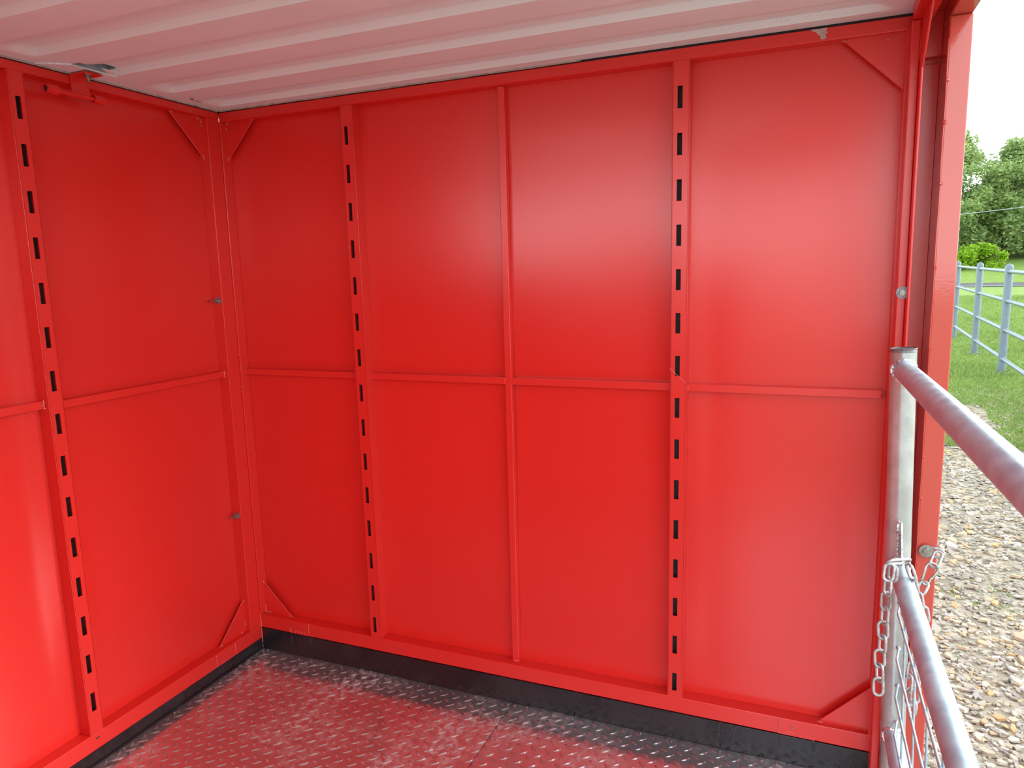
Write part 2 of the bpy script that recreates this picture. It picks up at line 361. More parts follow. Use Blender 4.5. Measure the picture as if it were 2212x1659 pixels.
for a0, a1, z0 in ((-.785, -.0635, 1.2365), (-1.606, -.832, 1.246), (-2.39, -1.652, 1.246)):
    part('crossbar', lambda bm: box(bm, -.0505, -.020, a0, a1, z0, z0 + .0265, .002), 'red', wl_)
gx = -.028
part('gusset_plate', tri([(gx, -.062, 2.272), (gx, -.224, 2.272), (gx, -.062, 2.110)], (-.004, 0, 0)), 'red', wl_)
part('gusset_plate', tri([(gx, -.062, .107), (gx, -.222, .107), (gx, -.062, .257)], (-.004, 0, 0)), 'red', wl_)
def welds_left(bm):
    s = 50
    for (p, q, r) in [((gx, -.068, 2.266), (gx, -.088, 2.266), .0032), ((gx, -.067, 2.262), (gx, -.067, 2.235), .003), ((gx, -.068, 2.128), (gx, -.067, 2.114), .003), ((gx, -.205, 2.266), (gx, -.218, 2.267), .003),
                      ((gx, -.067, .252), (gx, -.067, .246), .003), ((gx, -.067, .150), (gx, -.067, .135), .003), ((gx, -.085, .112), (gx, -.095, .112), .003), ((gx, -.205, .112), (gx, -.215, .112), .003),
                      ((-.021, -.067, 1.238), (-.021, -.067, 1.262), .0035), ((-.018, -.836, 1.248), (-.018, -.836, 1.272), .0042)]:
        weld_line(bm, p, q, r, s); s += 5
part('weld_bead', welds_left, 'weld', wl_, True)
part('inset_plate', lambda bm: box(bm, -.001, .0016, -.268, -.163, .0535, .107, .0006), 'red', wl_)
def pw2(bm):
    tube(bm, [(.0018, -.268 + .0012 * math.sin(k * 2.1), .056 + .05 * k / 8) for k in range(9)], .0014, 6)
    tube(bm, [(.0018, -.163, .056 + .05 * k / 8) for k in range(9)], .0008, 6)
    for ys in (-.245, -.215):
        tube(bm, [(.0018, ys, .054), (.0018, ys, .063), (.0018, ys + .016, .063), (.0018, ys + .016, .054)], .0009, 5)
part('plate_weld', pw2, 'weld', wl_, True)
part('small_notch', lambda bm: box(bm, -.001, .0012, -.815, -.802, .0885, .0925), 'slot_dark', wl_)

# outer skins that keep the daylight out
part('outer_skin', lambda bm: box(bm, -.07, 2.50, .075, .080, -.08, 2.33), 'red', wb)
part('outer_skin', lambda bm: box(bm, -.080, -.075, YE, .08, -.08, 2.33), 'red', wl_)

wf = structure('wall_front_assumed')  # assumed wall behind the camera, sized to shape light and reflections inside
part('wall_panel', lambda bm: box(bm, -.08, 1.85, YE - .06, YE - .002, -.08, 1.72), 'red', wf)
# ---------------------------------------------------------------- black skirtings
bb = structure('baseboard_back')
part('skirting_plate', lambda bm: (box(bm, 0.0, 2.449, .0, .03, .0015, .0985, .002), box(bm, 0, 2.449, -.0035, .002, .0955, .1000, .001)), 'black', bb)
def drips(xs, z1):
    def f(bm):
        rd = random.Random(5)
        for x in xs:
            for k in range(3):
                xx = x + rd.uniform(-.004, .004); L_ = rd.uniform(.015, .04)
                tube(bm, [(xx, -.0008, z1), (xx + .001, -.0012, z1 - L_ * .5), (xx, -.0014, z1 - L_)], [.0012, .0016, .0022], 6)
    return f
part('paint_drip', drips((.163, .262), .094), 'black', bb)
part('paint_drip', drips((2.170, 2.277), .094), 'black', bb)
bl = structure('baseboard_left')
part('skirting_plate', lambda bm: (box(bm, -.03, .0, YE, -.0005, .0015, .0505, .002), box(bm, -.002, .006, YE, -.0005, .0012, .0065, .001)), 'black', bl)

# ---------------------------------------------------------------- floor: tread plate
fl = structure('floor')
def floor_bm(bm):
    box(bm, -.05, 2.56, YE - .02, .02, -.006, 0)
    P = .0525; hl, hw, hh = .0185, .0060, .0028
    for i in range(-1, 49):
        for j in range(0, 48):
            for kind in (0, 1):
                cx = i * P + .0445 + (0 if kind == 0 else P / 2); cy = -j * P + .0085 - (0 if kind == 0 else -P / 2)
                if cx < .012 or cx > 2.50 or cy > -.010 or cy < YE + .02: continue
                a = math.radians(45 if kind == 0 else -45)
                ux, uy = math.cos(a), math.sin(a)
                prev = None; first = bm.verts.new((cx - ux * hl, cy - uy * hl, 0))
                st = [(-.62, .72), (-.2, 1), (.2, 1), (.62, .72)]
                for s, w in st:
                    ww = hw * w; h = hh * (w ** .5)
                    bx_, by_ = cx + ux * hl * s, cy + uy * hl * s
                    row = [bm.verts.new((bx_ - uy * o, by_ + ux * o, z)) for o, z in ((-ww, 0), (-ww * .45, h * .85), (ww * .45, h * .85), (ww, 0))]
                    if prev is None:
                        for q in range(3): bm.faces.new((first, row[q + 1], row[q])[::-1])
                    else:
                        for q in range(3): bm.faces.new((prev[q], row[q], row[q + 1], prev[q + 1])[::-1][::-1])
                    prev = row
                last = bm.verts.new((cx + ux * hl, cy + uy * hl, 0))
                for q in range(3): bm.faces.new((prev[q], last, prev[q + 1]))
    bmesh.ops.recalc_face_normals(bm, faces=bm.faces[:])
part('tread_plate', floor_bm, 'tread', fl, True)
part('plate_seam', lambda bm: box(bm, 1.2105, 1.2125, YE, -.006, -.001, .0006), 'slot_dark', fl)
screws = [(0.0335, -.010), (0.2167, -0.0241), (0.4307, -0.0138), (0.575, -0.014), (0.6027, -0.016), (0.609, -0.1543), (0.8553, -0.0121), (1.0596, -0.0125), (1.198, -0.0165), (1.2265, -0.0155), (1.2736, -0.012),
          (1.4563, -0.0145), (1.7096, -0.015), (1.82, -0.0191), (1.9843, -0.0199), (2.12, -.017), (1.2225, -0.2212), (1.2015, -0.2233), (0.017, -0.247), (0.016, -0.5084), (0.015, -0.7288), (0.6169, -0.3623)]
for x, y in screws:
    part('floor_screw', lambda bm: (blob(bm, (x, y, .0025), .0042, 2, .05, 1, (1, 1, .6))), 'zinc', fl, True)
part('floor_frame', lambda bm: (box(bm, -.05, 2.56, -.05, .07, -.16, -.0065), box(bm, -.05, 2.56, YE, YE + .08, -.16, -.0065), box(bm, -.05, .05, YE + .085, -.055, -.16, -.0065), box(bm, 2.47, 2.56, YE + .085, -.055, -.16, -.0065)), 'black', fl)

# ---------------------------------------------------------------- ceiling: corrugated white roof
ce = structure('ceiling')
HOLE = (.095, .128, -.693, -.568)
BASE = [-.0535, -.2965, -.541, -.790] + [-1.036 - .246 * k for k in range(6)]
def prof(y):
    # repeating: steep slope, upper flat, shallow slope, low flat (measured going towards the camera)
    base = BASE
    h = 0
    for b_ in base:
        d = b_ - y
        if -1e-9 <= d <= .135:
            if d < .0155: h = .0175 * d / .0155
            elif d < .066: h = .0175
            elif d < .128: h = .0175 * (1 - (d - .066) / .062)
    return h
def ceil_bm(bm):
    ys = set()
    for b_ in BASE:
        for d in (0, .004, .008, .012, .0155, .02, .03, .045, .056, .066, .075, .09, .11, .122, .128, .135, .17, .20): ys.add(round(b_ - d, 4))
    ys |= {-.0, -.02, -.04, HOLE[2], HOLE[3], YE}
    ys = sorted(y for y in ys if YE <= y <= 0)
    xs = [0.0, .02, .04, .05, .06, .07, .08, .09, HOLE[0], .105, .115, HOLE[1], .14, .15, .17, .19, .22, .3] + [.3 + i * .095 for i in range(1, 21)] + [2.25, 2.28, 2.30, 2.32, 2.335, 2.35, 2.365, 2.38, 2.40, 2.42, 2.445]
    xs = sorted(set(round(x, 4) for x in xs))
    def sm(t): t = max(0, min(1, t)); return t * t * (3 - 2 * t)
    vv = [[bm.verts.new((x, y, 2.3035 + prof(y) * sm((x - .055) / .06) * sm((2.405 - x) / .06))) for x in xs] for y in ys]
    for j in range(len(ys) - 1):
        for i in range(len(xs) - 1):
            mx_, my_ = (xs[i] + xs[i + 1]) / 2, (ys[j] + ys[j + 1]) / 2
            if HOLE[0] < mx_ < HOLE[1] and HOLE[2] < my_ < HOLE[3]: continue
            bm.faces.new((vv[j][i], vv[j + 1][i], vv[j + 1][i + 1], vv[j][i + 1]))
part('roof_sheet', ceil_bm, 'white', ce, True)
def hole_box(bm):
    x0, x1, y0, y1 = HOLE; z0, z1 = 2.3036, 2.40; t = .002
    box(bm, x0 - t, x0, y0 - t, y1 + t, z0, z1); box(bm, x1, x1 + t, y0 - t, y1 + t, z0 + .018, z1)
    box(bm, x0, x1, y0 - t, y0, z0, z1); box(bm, x0, x1, y1, y1 + t, z0 + .012, z1); box(bm, x0 - t, x1 + t, y0 - t, y1 + t, z1, z1 + t)
part('roof_pocket', hole_box, 'galv', ce, label='bare galvanised pocket cut through the white roof')
part('pocket_cut_edge', lambda bm: prism(bm, [(.0965, -.566, 2.3028), (.127, -.615, 2.3050), (.130, -.566, 2.3050)], (0, 0, .0012)), 'white', ce)
part('pocket_lip', lambda bm: (box(bm, HOLE[0] - .004, HOLE[0] + .0005, HOLE[2] - .004, HOLE[3] + .03, 2.3005, 2.3036), weld_line(bm, (.090, -.697, 2.303), (.045, -.735, 2.303), .0035, 9), weld_line(bm, (.045, -.735, 2.303), (.010, -.750, 2.303), .0030, 19)), 'white', ce, True)
part('edge_seal', lambda bm: (box(bm, 0, 2.445, .003, .03, 2.297, 2.305), box(bm, -.03, -.003, YE, 0, 2.297, 2.305)), 'rubber', ce)
part('sealant_bead', lambda bm: (tube(bm, [(x / 20 * 1.5 + .01, -.003, 2.3020 + .0006 * math.sin(x * 1.7)) for x in range(21)], .0034, 8), tube(bm, [(.003, -.008 - y / 20 * 1.2, 2.3020) for y in range(21)], .0034, 8)), 'sealant', ce, True)
part('roof_cover', lambda bm: box(bm, -.08, 2.575, YE - .06, .08, 2.41, 2.42), 'white', ce)
part('roof_edge', lambda bm: (box(bm, -.08, 2.50, .031, .08, 2.2985, 2.41), box(bm, -.08, -.031, YE, .03, 2.2985, 2.41), box(bm, -.08, 2.575, YE - .06, YE - .01, 2.262, 2.41)), 'red', ce)
def ink(bm):
    z = 2.3026
    tube(bm, [(.069 + .0045 * math.cos(a * math.pi / 5), -.2010 + .0065 * math.sin(a * math.pi / 5), z) for a in range(10)], .0009, 5, closed=True)
    tube(bm, [(.076, -.201, z), (.0625, -.201, z)], .0009, 5)
    for k in range(6):
        y = -.190 + k * .0085
        tube(bm, [(.0665 - k * .0008, y, z), (.0585 - k * .0008, y + .003, z)], .0008, 5)
part('ink_mark', ink, 'ink', ce, label='tiny row of blue ink marks')
def flakes(bm):
    rd = random.Random(3)
    for k in range(60):
        x = rd.uniform(1.9, 2.22); y = -.058 - rd.uniform(0, .02)
        blob(bm, (x, y, 2.3035 + prof(y) - .0004), rd.uniform(.0008, .0022), 1, .4, k)
o = part('roof_spatter', flakes, 'white', ce, True); o['kind'] = 'stuff'

# ---------------------------------------------------------------- open right side: inner frame and outer frame
wr = structure('wall_right')
part('corner_tube', lambda bm: box(bm, 2.4385, 2.4603, -.065, -.0005, .0015, 2.267, BEV), 'red', wr)
part('top_rail', lambda bm: box(bm, 2.4395, 2.490, YE, -.060, 2.268, 2.318, BEV), 'red', wr)
part('end_tube', lambda bm: box(bm, 2.4385, 2.490, YE, YE + .05, .0015, 2.268, BEV), 'red', wr)
part('gusset_plate', tri([(2.462, -.063, 2.270), (2.462, -.250, 2.270), (2.462, -.063, 2.095)], (.005, 0, 0)), 'red', wr)
def jamb(bm):
    box(bm, 2.4655, 2.5205, .030, .034, .0015, 2.172, .001)
    box(bm, 2.4605, 2.4665, -.108, .034, .0015, 2.172, .002)
part('jamb_angle', jamb, 'red', wr)
part('gap_cover_plate', lambda bm: (box(bm, 2.4605, 2.5300, .0345, .05, 2.0, 2.41), box(bm, 2.4605, 2.4665, -.05, .0345, 2.175, 2.267), box(bm, 2.4605, 2.5200, -.0, .0344, 2.185, 2.299)), 'red', wr)  # includes a box added behind the jamb to stop daylight leaking through
part('weld_bead', lambda bm: (weld_line(bm, (2.478, .029, 2.172), (2.518, .029, 2.172), .0022, 3, 1.2), weld_line(bm, (2.440, -.066, 2.118), (2.458, -.066, 2.118), .002, 8, 1.4)), 'weld', wr, True)

of_ = empty('outer_door_frame', (2.5465, -.1, 0))
tag(of_, 'bright red square steel post and beam framing the open side, chain bolted to it', 'door frame')
part('post', lambda bm: box(bm, 2.5205, 2.573, -.100, .04, -.16, 2.256, .004, 3), 'red_outer', of_)
part('beam', lambda bm: box(bm, 2.5205, 2.573, YE, .04, 2.2565, 2.41, .004, 3), 'red_outer', of_)
part('end_post', lambda bm: box(bm, 2.5205, 2.573, YE, YE + .05, -.16, 2.256, .004, 3), 'red_outer', of_)
def seam(bm):
    tube(bm, [(2.5215 + .0006 * math.sin(z * 1.3), -.1006, .05 + z * .05) for z in range(44)], .0018, 6)
    for z, r in ((2.10, .006), (1.995, .0062), (1.84, .0055), (1.62, .0045), (1.40, .0042), (1.10, .004), (.98, .0038), (.80, .004)):
        blob(bm, (2.523, -.101, z), r, 2, .4, int(z * 50))
part('weld_bead', seam, 'red_outer', of_, True)
part('filler_strip', lambda bm: box(bm, 2.4905, 2.5200, YE, .03, 2.300, 2.306), 'red', of_)  # added to cover the gap where sky showed between rail and beam

# ---------------------------------------------------------------- bolts
def stadium(L, W, n=8):
    """centre line of a link of overall centre-line length L and width W in the local x-y plane, long axis y"""
    r = W / 2; s = L / 2 - r; pts = []
    for k in range(n + 1): a = math.pi * k / n; pts.append((r * math.cos(a), s + r * math.sin(a), 0))
    for k in range(n + 1): a = math.pi + math.pi * k / n; pts.append((r * math.cos(a), -s + r * math.sin(a), 0))
    return pts
def disc(bm, r, t, z=0, seg=28, hole=0, bev=.0):
    tmp = bmesh.new(); bmesh.ops.create_cone(tmp, cap_ends=True, segments=seg, radius1=r, radius2=r, depth=t, matrix=Matrix.Translation((0, 0, z)))
    if bev: bmesh.ops.bevel(tmp, geom=[e for e in tmp.edges if abs(e.verts[0].co.z - e.verts[1].co.z) < 1e-6], offset=bev, segments=2, affect='EDGES')
    merge(bm, tmp)
def make_bolt(name, loc, direction, washer_mat='zinc', wr_=.0155, nut=.009, nuth=.007, stud=.0042, studl=.03, seg_nut=6):
    """washer, nut and stud pointing along direction"""
    root = empty(name, loc); root.rotation_euler = Vector(direction).to_track_quat('Z', 'Y').to_euler()
    def p(nm, f, mat='zinc'):
        bm = bmesh.new(); f(bm); return link_obj(nm, bm, mat, root, True)
    p('washer', lambda bm: disc(bm, wr_, .0024, .0012, bev=.0006), washer_mat)
    p('nut', lambda bm: disc(bm, nut, nuth, .0024 + nuth / 2, seg_nut, bev=.0008))
    p('stud', lambda bm: disc(bm, stud, studl, .0024 + studl / 2, 16, bev=.0008))
    return root
tag(make_bolt('bolt', (-.0215, -.0652, 1.553), (0, -1, 0), studl=.036), 'upper zinc bolt with washer sticking out of the left wall corner tube', 'bolt', 'bolts in the corner tubes')
tag(make_bolt('bolt', (-.0235, -.0652, .637), (0, -1, 0), studl=.036), 'lower zinc bolt with washer sticking out of the left wall corner tube', 'bolt', 'bolts in the corner tubes')
tag(make_bolt('bolt', (2.4525, -.0655, 1.5545), (0, -1, 0), washer_mat='cap', wr_=.0168, studl=.014), 'zinc bolt and round washer in the right corner tube above the gate post', 'bolt', 'bolts in the corner tubes')
tag(make_bolt('bolt', (2.5445, -.1088, .8285), (0, -1, 0), wr_=.0185, nut=.0105, nuth=.006, stud=.004, studl=.005), 'large washered bolt head holding the chain on the bright red post', 'bolt')

# ---------------------------------------------------------------- lock bracket with sliding pin, top of the left wall
lb = empty('lock_bracket', (0.0, -.60, 2.25))
tag(lb, 'red lock bracket with sliding pin and bolt under the roof, beside the slotted post', 'bracket')
part('face_plate', lambda bm: box(bm, .0005, .0085, -.634, -.573, 2.236, 2.2995, .0015), 'red', lb)
part('flange', lambda bm: box(bm, .0005, .078, -.634, -.573, 2.2965, 2.3005, .001), 'red', lb)
part('carrier_plate', lambda bm: prism(bm, [(.009, -.690, 2.236), (.009, -.690, 2.246), (.009, -.640, 2.246), (.009, -.633, 2.252), (.009, -.574, 2.252), (.009, -.574, 2.232), (.009, -.590, 2.228)], (.005, 0, 0), .001), 'red', lb)
part('pin', lambda bm: tube(bm, [(.012, -.722, 2.236), (.012, -.540, 2.236)], .0075, 16), 'red', lb, True)
def collar(y0, y1):
    def f(bm):
        n_ = 20; ro, ri = .0145, .0095
        rings = []
        for y, r in ((y0, ri), (y0, ro), (y1, ro), (y1, ri)):
            rings.append([bm.verts.new((.013 + r * math.cos(2 * math.pi * k / n_), y, 2.236 + r * math.sin(2 * math.pi * k / n_))) for k in range(n_)])
        for a in range(4):
            A_, B_ = rings[a], rings[(a + 1) % 4]
            for k in range(n_): bm.faces.new((A_[k], A_[(k + 1) % n_], B_[(k + 1) % n_], B_[k]))
        bmesh.ops.recalc_face_normals(bm, faces=bm.faces[:])
        blob(bm, (.016, (y0 + y1) / 2 - .01, 2.251), .003, 1, .3, 4)
    return f
part('collar', collar(-.728, -.690), 'red', lb, True)
part('collar', collar(-.566, -.530), 'red', lb, True)
part('pin_bore', lambda bm: tube(bm, [(.013, -.7255, 2.236), (.013, -.7235, 2.236)], .0094, 16), 'slot_dark', lb)
lbolt = make_bolt('lock_bracket_bolt', (.048, -.603, 2.2965), (0, 0, -1), wr_=.0145, nut=.0075, nuth=.008, stud=.0045, studl=.019)
lbolt.parent = lb; lbolt.matrix_parent_inverse = parent_world(lb).inverted()

# ---------------------------------------------------------------- galvanised gate
ga = empty('pipe_gate', (2.452, -.317, .0))
tag(ga, 'galvanised pipe gate with wire mesh closing the open right side', 'gate')
def gx_at(z): return 2.4358 + (1.4223 - z) * .0262
GY = -.317
part('end_post', lambda bm: tube(bm, [(gx_at(z), GY, z) for z in (.06, .5, 1.0, 1.418)], .0302, 40), 'galv_post', ga, True)
part('post_cap', lambda bm: (tube(bm, [(gx_at(1.416), GY, 1.416), (gx_at(1.424), GY, 1.4235)], .0305, 40), tube(bm, [(gx_at(1.424) + .0300 * math.cos(a * math.pi / 20), GY + .0300 * math.sin(a * math.pi / 20), 1.4250 + .0018 * math.cos(a * math.pi / 20)) for a in range(40)], .0014, 6, closed=True)), 'cap', ga, True, label='dark steel cap on the gate post')
def rail(z, x0, x1, y1, r):
    def f(bm): tube(bm, [Vector((x0, GY - .01, z)).lerp(Vector((x1, y1, z)), k / 6) for k in range(7)], r, 36)
    return f
slope = (2.460 - 2.437) / (-1.34 + .317)
part('rail', rail(1.372, 2.4375, 2.437 + slope * (-2.36 + .317), -2.36, .0255), 'galv', ga, True)
s2 = (2.459 - 2.4505) / (-1.146 + .317)
part('rail', rail(.862, 2.4505, 2.4505 + s2 * (-2.36 + .317), -2.36, .0235), 'galv', ga, True)
part('rail', rail(.385, 2.463, 2.470, -2.36, .0235), 'galv', ga, True)
part('hinge_post', lambda bm: tube(bm, [(2.478, -2.37, .06), (2.478, -2.37, 1.42)], .0302, 32), 'galv_post', ga, True)
for z, r in ((1.372, .0262), (.862, .0245), (.385, .0245)):
    def gate_weld(bm):
        cx = gx_at(z); pts = []
        for k in range(40):
            a = 2 * math.pi * k / 40; w = 1 + .03 * math.sin(k * 2.7)
            xx = math.cos(a) * r * 1.03 * w; zz = math.sin(a) * r * 1.03 * w
            pts.append((cx + xx, GY - math.sqrt(max(0, .0305 ** 2 - xx * xx)) - .001, z + zz))
        tube(bm, pts, [.0048 + .0018 * noise.noise(Vector((k * .9, z, 0))) for k in range(40)], 8, closed=True)
    part('weld_bead', gate_weld, 'galv_weld', ga, True)
part('catch_plate', lambda bm: prism(bm, [(gx_at(.98) + .001, GY - .028, .985), (gx_at(.98) + .001, GY - .036, .985), (gx_at(.9) + .001, GY - .060, .9), (gx_at(.87) + .002, GY - .085, .878), (gx_at(.87) + .002, GY - .028, .878)], (.0045, 0, 0), .0006), 'galv_weld', ga)
part('plate_weld', lambda bm: (weld_line(bm, (gx_at(.98) - .004, GY - .030, .985), (gx_at(.88) - .004, GY - .032, .895), .0038, 77)), 'galv_weld', ga, True)
WX = lambda y, z: gx_at(z) - .006 + (GY - y) * .010
hz = (.765, .640, .535, .430)
for i, z in enumerate(hz):
    part('mesh_wire', lambda bm: tube(bm, [(gx_at(z) + .006, GY - .028, z + .006), (gx_at(z) + .002, GY - .05, z + .001)] + [(WX(GY - .09 - .2 * k, z), GY - .09 - .2 * k, z + .002 * math.sin(k)) for k in range(10)], .0030, 10), 'galv', ga, True)
    part('mesh_wire_end', lambda bm: blob(bm, (gx_at(z) + .004, GY - .032, z + .003), .0055, 2, .5, i), 'galv_weld', ga, True)
for k in range(12):
    y = -.50 - .17 * k
    part('mesh_wire', lambda bm: tube(bm, [(WX(y, z) + .005, y, z) for z in (.36, .5, .65, .84)], .0026, 10), 'galv', ga, True)


# ---------------------------------------------------------------- chain, carabiner
def ray_pt(u, v, depth):
    f = 1551.1; R = cam.rotation_euler.to_matrix()
    return cam.location + (R @ Vector(((u - 1106) / f, -(v - 829.5) / f, -1))) * depth
link_mesh = {}
def link(parent, name, a, b_, roll_dir, W=.027, r=.0034, mat='chain'):
    """one link whose two ends are a and b_; roll_dir = direction the link's width points"""
    a = Vector(a); b_ = Vector(b_); Y = (b_ - a); L = Y.length; Y.normalize()
    X = Vector(roll_dir); X = (X - Y * X.dot(Y)).normalized(); Z = X.cross(Y)
    mt = Matrix(((X.x, Y.x, Z.x, 0), (X.y, Y.y, Z.y, 0), (X.z, Y.z, Z.z, 0), (0, 0, 0, 1))); mt.translation = (a + b_) / 2
    def f(bm):
        tube(bm, stadium(L - 2 * r, W - 2 * r), r, 10, closed=True)
        blob(bm, (W / 2 - r, 0, 0), r * 1.18, 1, .2, 2, (1, 1.1, 1))
        bmesh.ops.transform(bm, matrix=mt, verts=bm.verts[:])
    return part(name, f, mat, parent, True)
ch = empty('latch_chain', (2.42, -.34, .87))
tag(ch, 'galvanised link chain looped over the gate rail with a loose hanging end', 'chain')
R_ = cam.rotation_euler.to_matrix(); cr = R_ @ Vector((1, 0, 0)); cf = R_ @ Vector((0, 0, 1))
def strand(pts, depth, first_wide, W=.0275):
    """pts = list of (u,v) image centres of successive links"""
    for k, (u, v, dx, dy) in enumerate(pts):
        d = depth[k] if isinstance(depth, (list, tuple)) else depth
        a = ray_pt(u - dx / 2, v - dy / 2, d); b_ = ray_pt(u + dx / 2, v + dy / 2, d)
        wide = (k % 2 == 0) == first_wide
        rd = (cr + cf * (.25 if wide else 0)) if wide else (cf * 1.0 + cr * .22)
        link(ch, 'chain_link', a, b_, rd, W)
# loose end on the room side of the post
strand([(1920, 1236, -6, 44), (1917, 1268, -3, 44), (1914, 1298, -2, 44), (1911, 1330, -4, 44), (1907, 1361, 2, 44), (1906, 1391, -2, 44), (1900, 1422, 1, 44), (1900, 1453, 0, 44), (1897, 1483, 0, 44)],
       [1.68, 1.69, 1.70, 1.70, 1.70, 1.70, 1.70, 1.70, 1.70], True)
# link lying across the catch plate
link(ch, 'chain_link', ray_pt(1914, 1215, 1.675), ray_pt(1966, 1212, 1.70), Vector((0, -.55, .5)), .0275)
# link tucked behind, between post and rail
link(ch, 'chain_link', ray_pt(1930, 1218, 1.69), ray_pt(1926, 1258, 1.70), cf + cr * .6, .0275)
# run from the catch plate past the rail to the snap hook and on behind the rail
strand([(1968, 1236, 14, 42), (1972, 1267, 10, 44), (1987, 1298, 6, 44), (1996, 1328, 6, 42), (1993, 1358, -8, 42), (1984, 1388, -10, 42), (1976, 1418, -8, 42), (1970, 1448, -6, 42), (1963, 1476, -4, 42), (1966, 1505, 4, 42)],
       [1.72, 1.78, 1.82, 1.84, 1.85, 1.86, 1.86, 1.86, 1.86, 1.86], False)
strand([(1960, 1290, 4, 42), (1957, 1318, -2, 42)], 1.73, True)
strand([(1978, 1440, 2, 42), (1979, 1470, 0, 42), (1977, 1500, -4, 42), (1972, 1528, -4, 38)], 1.875, True)
# short piece from the bolt to the hook
hc = empty('hook_chain', (2.56, -.12, .82))
tag(hc, 'short two link chain piece bolted to the bright red post, holding the snap hook', 'chain')
P0 = Vector((2.5430, -.1045, .829)); P1 = Vector((2.591, -.118, .826))
link(hc, 'chain_link', Vector((2.5345, -.1035, .829)), P1, (0, .15, 1), .031)
q0 = ray_pt(2030, 1190, 1.895); q1 = ray_pt(2014, 1228, 1.870)
link(hc, 'chain_link', q0, q1, cf * .6 + cr, .0265)
l3 = ray_pt(2001, 1255, 1.845); l4 = ray_pt(1984, 1286, 1.83)
link(ch, 'chain_link', l3, l4, cf * .7 + cr, .0265)
# snap hook
kb = empty('snap_hook', ray_pt(2008, 1240, 1.86))
tag(kb, 'small bright pear shaped snap hook joining the chain to the red post', 'snap hook')
def hook(bm):
    uv = [(1992, 1259), (1990, 1252), (1994, 1248), (1998, 1234), (2001, 1222), (2006, 1217), (2014, 1216), (2022, 1220), (2026, 1230), (2024, 1237)]
    tube(bm, [ray_pt(u, v, 1.862) for u, v in uv], .0030, 10)
    uv2 = [(1992, 1259), (1996, 1263)]
    tube(bm, [ray_pt(u, v, 1.862) for u, v in uv2], .0036, 10)
part('hook_body', hook, 'zinc', kb, True)
def gatearm(bm):
    tube(bm, [ray_pt(u, v, 1.862) for u, v in [(2024, 1236), (2016, 1246), (2009, 1252)]], .0032, 10)
    tube(bm, [ray_pt(u, v, 1.862) for u, v in [(2010, 1250), (2008, 1256), (2004, 1262), (1998, 1263)]], .0032, 10)
part('spring_arm', gatearm, 'zinc', kb, True)

# ---------------------------------------------------------------- outdoors
GZ = -.16
def terr(x, y):
    z = GZ + .03 * noise.noise(Vector((x * .15, y * .15, 0)))
    if y > 66: z += (y - 66) * .150 if y < 86 else 3.0
    return z
def ground_bm(bm):
    xs = [-60, -40, -25, -15, -8, -4, 0, 1, 2, 3, 4, 5, 6, 7, 8, 10, 12, 14, 16, 18, 20, 24, 28, 34, 42, 60, 80]
    ys = [-60, -40, -25, -15, -8, -5, -3, -2, -1, 0, 1, 2, 3, 4, 5, 6, 8, 10, 12, 14, 17, 20, 25, 30, 36, 42, 48, 54, 60, 64, 66, 70, 74, 78, 82, 86, 92, 110, 140]
    g = [[bm.verts.new((x, y, terr(x, y))) for x in xs] for y in ys]
    for j in range(len(ys) - 1):
        for i in range(len(xs) - 1): bm.faces.new((g[j][i], g[j][i + 1], g[j + 1][i + 1], g[j + 1][i]))
bm = bmesh.new(); ground_bm(bm); gr = link_obj('ground', bm, 'ground', None, True); gr['kind'] = 'structure'

rd = random.Random(7)
def gravel(bm):
    made = 0
    while made < 34000:
        y = (rd.random() ** 1.25) * 10.5 - 1.6
        x0_ = 2.62; x1_ = 3.1 + (y + 2.3) * .34 + .35
        x = rd.uniform(x0_, x1_)
        if y > 5.2 and rd.random() < (y - 5.2) / 4.2: continue
        made += 1
        s = rd.choice((.008, .011, .015, .021)) * rd.uniform(.7, 1.5) * (1 + .05 * max(0, y))
        if rd.random() < .06: s *= 1.9
        n_ = rd.choice((4, 5, 5, 6)); an = rd.uniform(0, 6.28); asp = rd.uniform(.35, .75)
        t = s * rd.uniform(.10, .22); z = terr(x, y) + rd.uniform(0, .012)
        tilt = Matrix.Rotation(rd.gauss(0, .17), 3, 'X') @ Matrix.Rotation(rd.gauss(0, .17), 3, 'Y')
        rz = Matrix.Rotation(an, 3, 'Z'); rr_ = [rd.uniform(.7, 1.1) for _ in range(n_)]
        top = []; bot = []
        for k in range(n_):
            a = 2 * math.pi * k / n_
            p = Vector((math.cos(a) * s * rr_[k], math.sin(a) * s * asp * rr_[k], 0))
            top.append(bm.verts.new(Vector((x, y, z)) + tilt @ (rz @ (p * .88 + Vector((0, 0, t))))))
            bot.append(bm.verts.new(Vector((x, y, z)) + tilt @ (rz @ (p + Vector((0, 0, -t))))))
        bm.faces.new(top)
        for k in range(n_): bm.faces.new((bot[k], bot[(k + 1) % n_], top[(k + 1) % n_], top[k]))
bm = bmesh.new(); gravel(bm); gv = link_obj('gravel', bm, 'chips'); tag(gv, 'loose flat tan and grey slate chips covering the ground outside the gate', 'gravel', kind='stuff')

